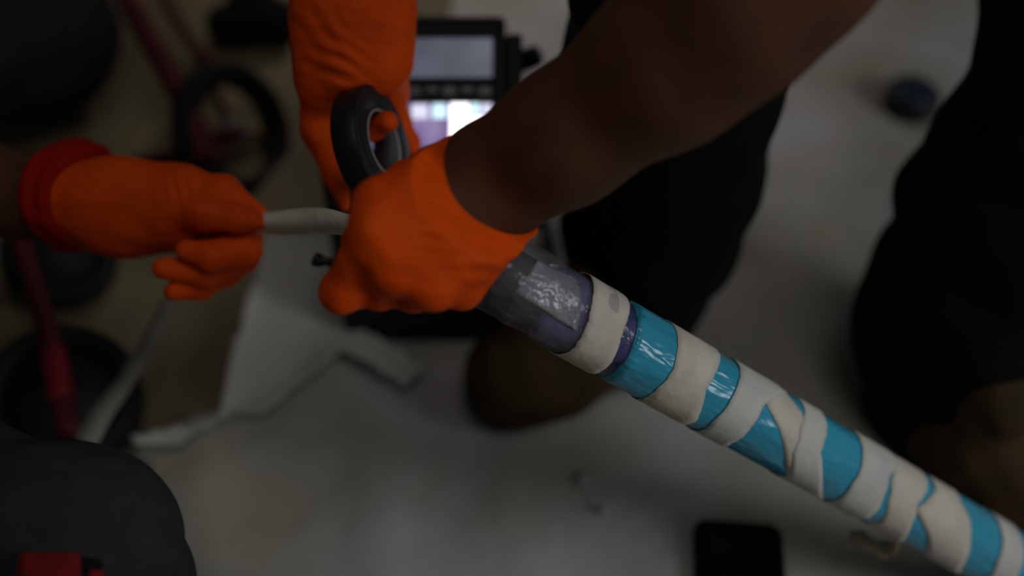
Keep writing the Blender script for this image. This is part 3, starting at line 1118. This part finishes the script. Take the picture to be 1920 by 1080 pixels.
# ------------------------------------------------------------------ black tape roll in the rear glove
nroll = (RIGHT * 0.915 + UP * 0.18 - FWD * 0.345).normalized()
roll = empty('tape_roll', P(717, 266, 0.875))
tag(roll, 'roll of black adhesive tape with thin grey core held by rear orange glove', 'tape roll')
cface = P(720, 267, 0.868)
RO, RI, WD = 0.0455, 0.0245, 0.0205
under(lathe('tape', [(RI + 0.0016, 0.0), (RO - 0.001, 0.0), (RO, -0.001), (RO, -WD + 0.001), (RO - 0.001, -WD), (RI + 0.0016, -WD)], nroll, cface, M['tape_black'], seg=72, closed=True), roll)
under(lathe('tape_face', [(RI + 0.0018, 0.0), (RI + 0.0018, 0.0004), (RO - 0.0014, 0.0004), (RO - 0.0014, 0.0)], nroll, cface, M['tape_side'], seg=72, closed=True), roll)
under(lathe('core_rim', [(RI, -0.001), (RI, 0.0009), (RI + 0.0015, 0.0009), (RI + 0.0015, -0.001)], nroll, cface, M['core'], seg=72, closed=True), roll)
under(lathe('core', [(RI, -0.001), (RI + 0.0014, -0.001), (RI + 0.0014, -WD), (RI, -WD)], nroll, cface, M['core_in'], seg=72, closed=True), roll)

# ------------------------------------------------------------------ second person kneeling on the left
kneeU = P(160, 1012, 0.735)
hipU = Vector((-0.64, 0.43, 0.31))
kneeD = F(112, 120, 0.075)
hipD = Vector((-0.86, 0.78, 0.42))
hipM = (hipU + hipD) / 2 + Vector((-0.03, 0, 0.02))
chest2, neck2, head2 = Vector((-0.78, 0.66, 0.80)), Vector((-0.72, 0.63, 0.97)), Vector((-0.67, 0.62, 1.07))
sh2, sh2b = Vector((-0.74, 0.82, 0.86)), Vector((-0.70, 0.48, 0.86))
arm2 = px_chain([(300, 385, 0.93, 55), (130, 372, 0.935, 66), (40, 366, 0.94, 74), (-60, 345, 0.945, 84)])
elb2 = P(-230, 300, 0.96)
arm2 += [(elb2, 0.044), (sh2, 0.055)]
elb2b = Vector((-0.72, 0.33, 0.60))
arm2b = [(sh2b, 0.055), (elb2b, 0.044), (Vector((-0.53, 0.37, 0.47)), 0.030), (Vector((-0.49, 0.38, 0.445)), 0.026)]
f = Field([p for p, _ in arm2 + arm2b] + [hipM, head2], 0.14, 0.0045)
f.chain([(hipM, 0.10), ((hipM + chest2) / 2, 0.10), (chest2, 0.11)], 0.04)
f.chain([(sh2, 0.05), (chest2, 0.09), (sh2b, 0.05)], 0.04)
f.chain([(chest2, 0.07), (neck2, 0.05), (head2, 0.05)], 0.03)
f.chain(arm2, 0.02)
f.chain(arm2b, 0.02)
look2 = (0.8, 0.1, -0.6)
head_cones(f, head2, look2)
p2 = f.mesh('person', M['skin'])
tag(p2, 'kneeling person at left in charcoal trousers pinching tape with an orange glove', 'person')
hair_for(p2, head2, look2)
f = Field([hipM, chest2, sh2, sh2b, elb2, elb2b], 0.17, 0.006)
f.chain([(hipM, 0.125), ((hipM + chest2) / 2, 0.125), (chest2, 0.13)], 0.04)
f.chain([(sh2, 0.075), (chest2, 0.10), (sh2b, 0.075)], 0.04)
f.chain([(sh2, 0.075), (sh2.lerp(elb2, 0.5), 0.068)], 0.02)
f.chain([(sh2b, 0.073), (sh2b.lerp(elb2b, 0.6), 0.066)], 0.02)
f.folds(0.004, 55, 1.0)
f.mesh('shirt', M['shirt'], p2)
ankU = F(215, 1180, 0.10)
ankD = kneeD + Vector((-0.40, 0.04, 0.0))
f = Field([hipU, hipD, kneeU, kneeD, ankU, ankD], 0.16, 0.005)
f.chain([(hipU, 0.10), (hipM, 0.12), (hipD, 0.10)], 0.04)
f.chain([(hipU, 0.088), (hipU.lerp(kneeU, 0.6), 0.066), (kneeU, 0.052), (P(215, 1100, 0.80), 0.046), (ankU, 0.045)], 0.03)
f.chain([(hipD, 0.095), (hipD.lerp(kneeD, 0.5), 0.092), (kneeD + Vector((-0.02, 0.0, 0.05)), 0.098), (ankD, 0.06)], 0.03)
f.folds(0.004, 40, 1.3)
tr2 = f.mesh('trousers', M['grey_trouser'], p2)
# dark red patch on the shin of the raised leg
def patch(name, corners, m, n=8, lift=0.003):
    tl_, tr_, bl_, br_ = corners
    vv, ff = [], []
    for j in range(n + 1):
        for i in range(n + 1):
            u_, v_ = i / n, j / n
            a = (tl_[0] + (tr_[0] - tl_[0]) * u_) * (1 - v_) + (bl_[0] + (br_[0] - bl_[0]) * u_) * v_
            b = (tl_[1] + (tr_[1] - tl_[1]) * u_) * (1 - v_) + (bl_[1] + (br_[1] - bl_[1]) * u_) * v_
            vv.append((a, b))
    return vv, [(j * (n + 1) + i, j * (n + 1) + i + 1, (j + 1) * (n + 1) + i + 1, (j + 1) * (n + 1) + i) for j in range(n) for i in range(n)]


def snap_patch(name, corners, m, parent, target, lift):
    vv, ff = patch(name, corners, m)
    dg = bpy.context.evaluated_depsgraph_get()
    ev = target.evaluated_get(dg)
    out, last = [], 0.68
    for a, b in vv:
        d = ray(a, b).normalized()
        ok, loc, nrm, _ = ev.ray_cast(EYE, d)
        t = (loc - EYE).length if ok else last
        last = t
        out.append(EYE + d * (t - lift))
    o = mesh(name, out, ff, m, parent)
    solidify(o, 0.002, -1)
    return o


bpy.context.view_layer.update()
snap_patch('knee_patch', ((38, 1036), (150, 1036), (34, 1150), (156, 1150)), M['patch'], tr2, tr2, 0.004)
snap_patch('patch_tab', ((168, 1068), (194, 1068), (164, 1110), (196, 1110)), M['patch'], tr2, tr2, 0.004)
snap_patch('patch_strap', ((150, 1044), (190, 1048), (152, 1064), (192, 1066)), M['trouser'], tr2, tr2, 0.004)
boot(p2, ankU + Vector((-0.01, -0.03, -0.045)), ankU + Vector((0.15, 0.0, -0.045)), 0.05)
boot(p2, ankD + Vector((-0.05, 0.0, 0.0)), ankD + Vector((-0.14, 0.0, -0.03)), 0.045)

# the other gloved hand rests on the raised thigh, outside the picture
wr, hd, hs = Vector((-0.505, 0.375, 0.455)), Vector((0.80, 0.10, -0.40)).normalized(), Vector((-0.12, 0.98, 0.05)).normalized()
hu = hd.cross(hs).normalized()
rest = [[(wr, 0.034), (wr + hd * 0.05, 0.026)]]
for k, ln in ((-1.5, 0.060), (-0.5, 0.074), (0.5, 0.080), (1.5, 0.070)):
    b0 = wr + hd * 0.082 + hs * (k * 0.0205)
    rest.append([(wr + hd * 0.03 + hs * (k * 0.012), 0.019), (b0, 0.0135), (b0 + hd * ln * 0.5 + hu * 0.004, 0.0105), (b0 + hd * ln - Vector((0, 0, 0.012)), 0.0085)])
rest.append([(wr + hd * 0.025 + hs * 0.02, 0.017), (wr + hd * 0.055 + hs * 0.052, 0.0125), (wr + hd * 0.085 + hs * 0.066 - Vector((0, 0, 0.01)), 0.0095)])
build_glove('glove', rest, [(wr - hd * 0.02, -hd)], p2, ks=[0.015, 0.007, 0.007, 0.007, 0.007, 0.008], folds=(0.0004, 130), h=0.0018)

# left glove pinching the tape
left = [
    [(120, 376, 0.93, 76), (215, 388, 0.925, 82), (320, 392, 0.915, 72)],
    [(230, 350, 0.915, 44), (350, 356, 0.905, 42)],
    [(250, 420, 0.925, 52), (330, 420, 0.925, 44)],
    [(350, 356, 0.905, 42), (420, 364, 0.900, 33), (486, 399, 0.895, 15)],
    [(300, 385, 0.905, 42), (385, 396, 0.890, 36), (445, 410, 0.885, 25), (486, 417, 0.886, 15)],
    [(370, 385, 0.925, 46), (455, 425, 0.920, 38), (455, 468, 0.905, 34), (395, 482, 0.890, 28), (352, 470, 0.888, 22)],
    [(400, 420, 0.935, 42), (450, 480, 0.925, 34), (385, 512, 0.905, 27), (305, 503, 0.895, 20)],
    [(400, 440, 0.945, 40), (425, 505, 0.935, 30), (375, 538, 0.918, 24), (326, 546, 0.905, 19)],
]
lg = build_glove('glove', [px_chain(c) for c in left], [(P(112, 376, 0.93), P(0, 372, 0.935) - P(100, 376, 0.93))], p2,
                 ks=[0.02, 0.018, 0.018, 0.007, 0.006, 0.006, 0.005, 0.005], folds=(0.0004, 130), smooth=4,
                 creases=[(P(345, 350, 0.885), RIGHT + UP * 0.3, 0.010, 0.014, 0.0010), (P(170, 345, 0.90), RIGHT * 0.8 + UP, 0.010, 0.014, 0.0009)])
# rolled cuff
cc = P(142, 370, 0.932)
ca = (P(200, 385, 0.925) - P(60, 352, 0.94)).normalized()
cs = ca.cross(FWD).normalized()
cu = cs.cross(ca)
ring = []
for k in range(25):
    t = 2 * math.pi * k / 24
    rr = 0.0335 + 0.0025 * math.sin(3 * t + 0.6)
    ring.append((cc + ca * (0.006 * math.sin(2 * t + 1.0)) + (cs * math.cos(t) * 1.12 + cu * math.sin(t)) * rr, 0.0062 + 0.001 * math.sin(5 * t)))
f = Field([p for p, _ in ring], 0.05, 0.0018)
f.chain(ring, 0.006)
ring2 = [(p - ca * 0.014 + (p - cc) * 0.06, r * 0.7) for p, r in ring]
f.chain(ring2, 0.010)
f.cone(P(128, 300, 0.92), P(128, 320, 0.92), 0.011, 0.010, 0.012)
f.folds(0.0004, 200)
f.mesh('rolled_cuff', M['cuff'], lg)

# ------------------------------------------------------------------ twisted masking tape strip between the two hands
ts = [(478, 408, 0.890), (510, 407, 0.880), (560, 404, 0.855), (605, 403, 0.825), (650, 411, 0.790), (700, 420, 0.750)]
ups = catmull([P(*t) for t in ts], 8)
vv, ff = [], []
n = len(ups)
for i, p in enumerate(ups):
    q = i / (n - 1)
    hw = 0.0034 + 0.0040 * math.sin(min(1, q * 1.25) * math.pi * 0.85)
    side = (UP * 0.80 + FWD * 0.55).normalized()
    dn = (-UP * 0.62 + FWD * 0.95).normalized()
    vv += [p + side * hw * 0.9, p - side * hw * 0.15 - FWD * 0.0015, p - side * hw * 1.1, p - side * hw * 1.1 + dn * (0.016 * (1 - 0.35 * q))]
    if i:
        k = 4 * i
        for a in range(3):
            ff.append((k - 4 + a, k - 3 + a, k + 1 + a, k + a))
o = mesh('tape_strip', vv, ff, M['masking'])
solidify(o, 0.0006, 0)
tag(o, 'folded strip of beige masking tape stretched between left glove and front glove', 'tape')
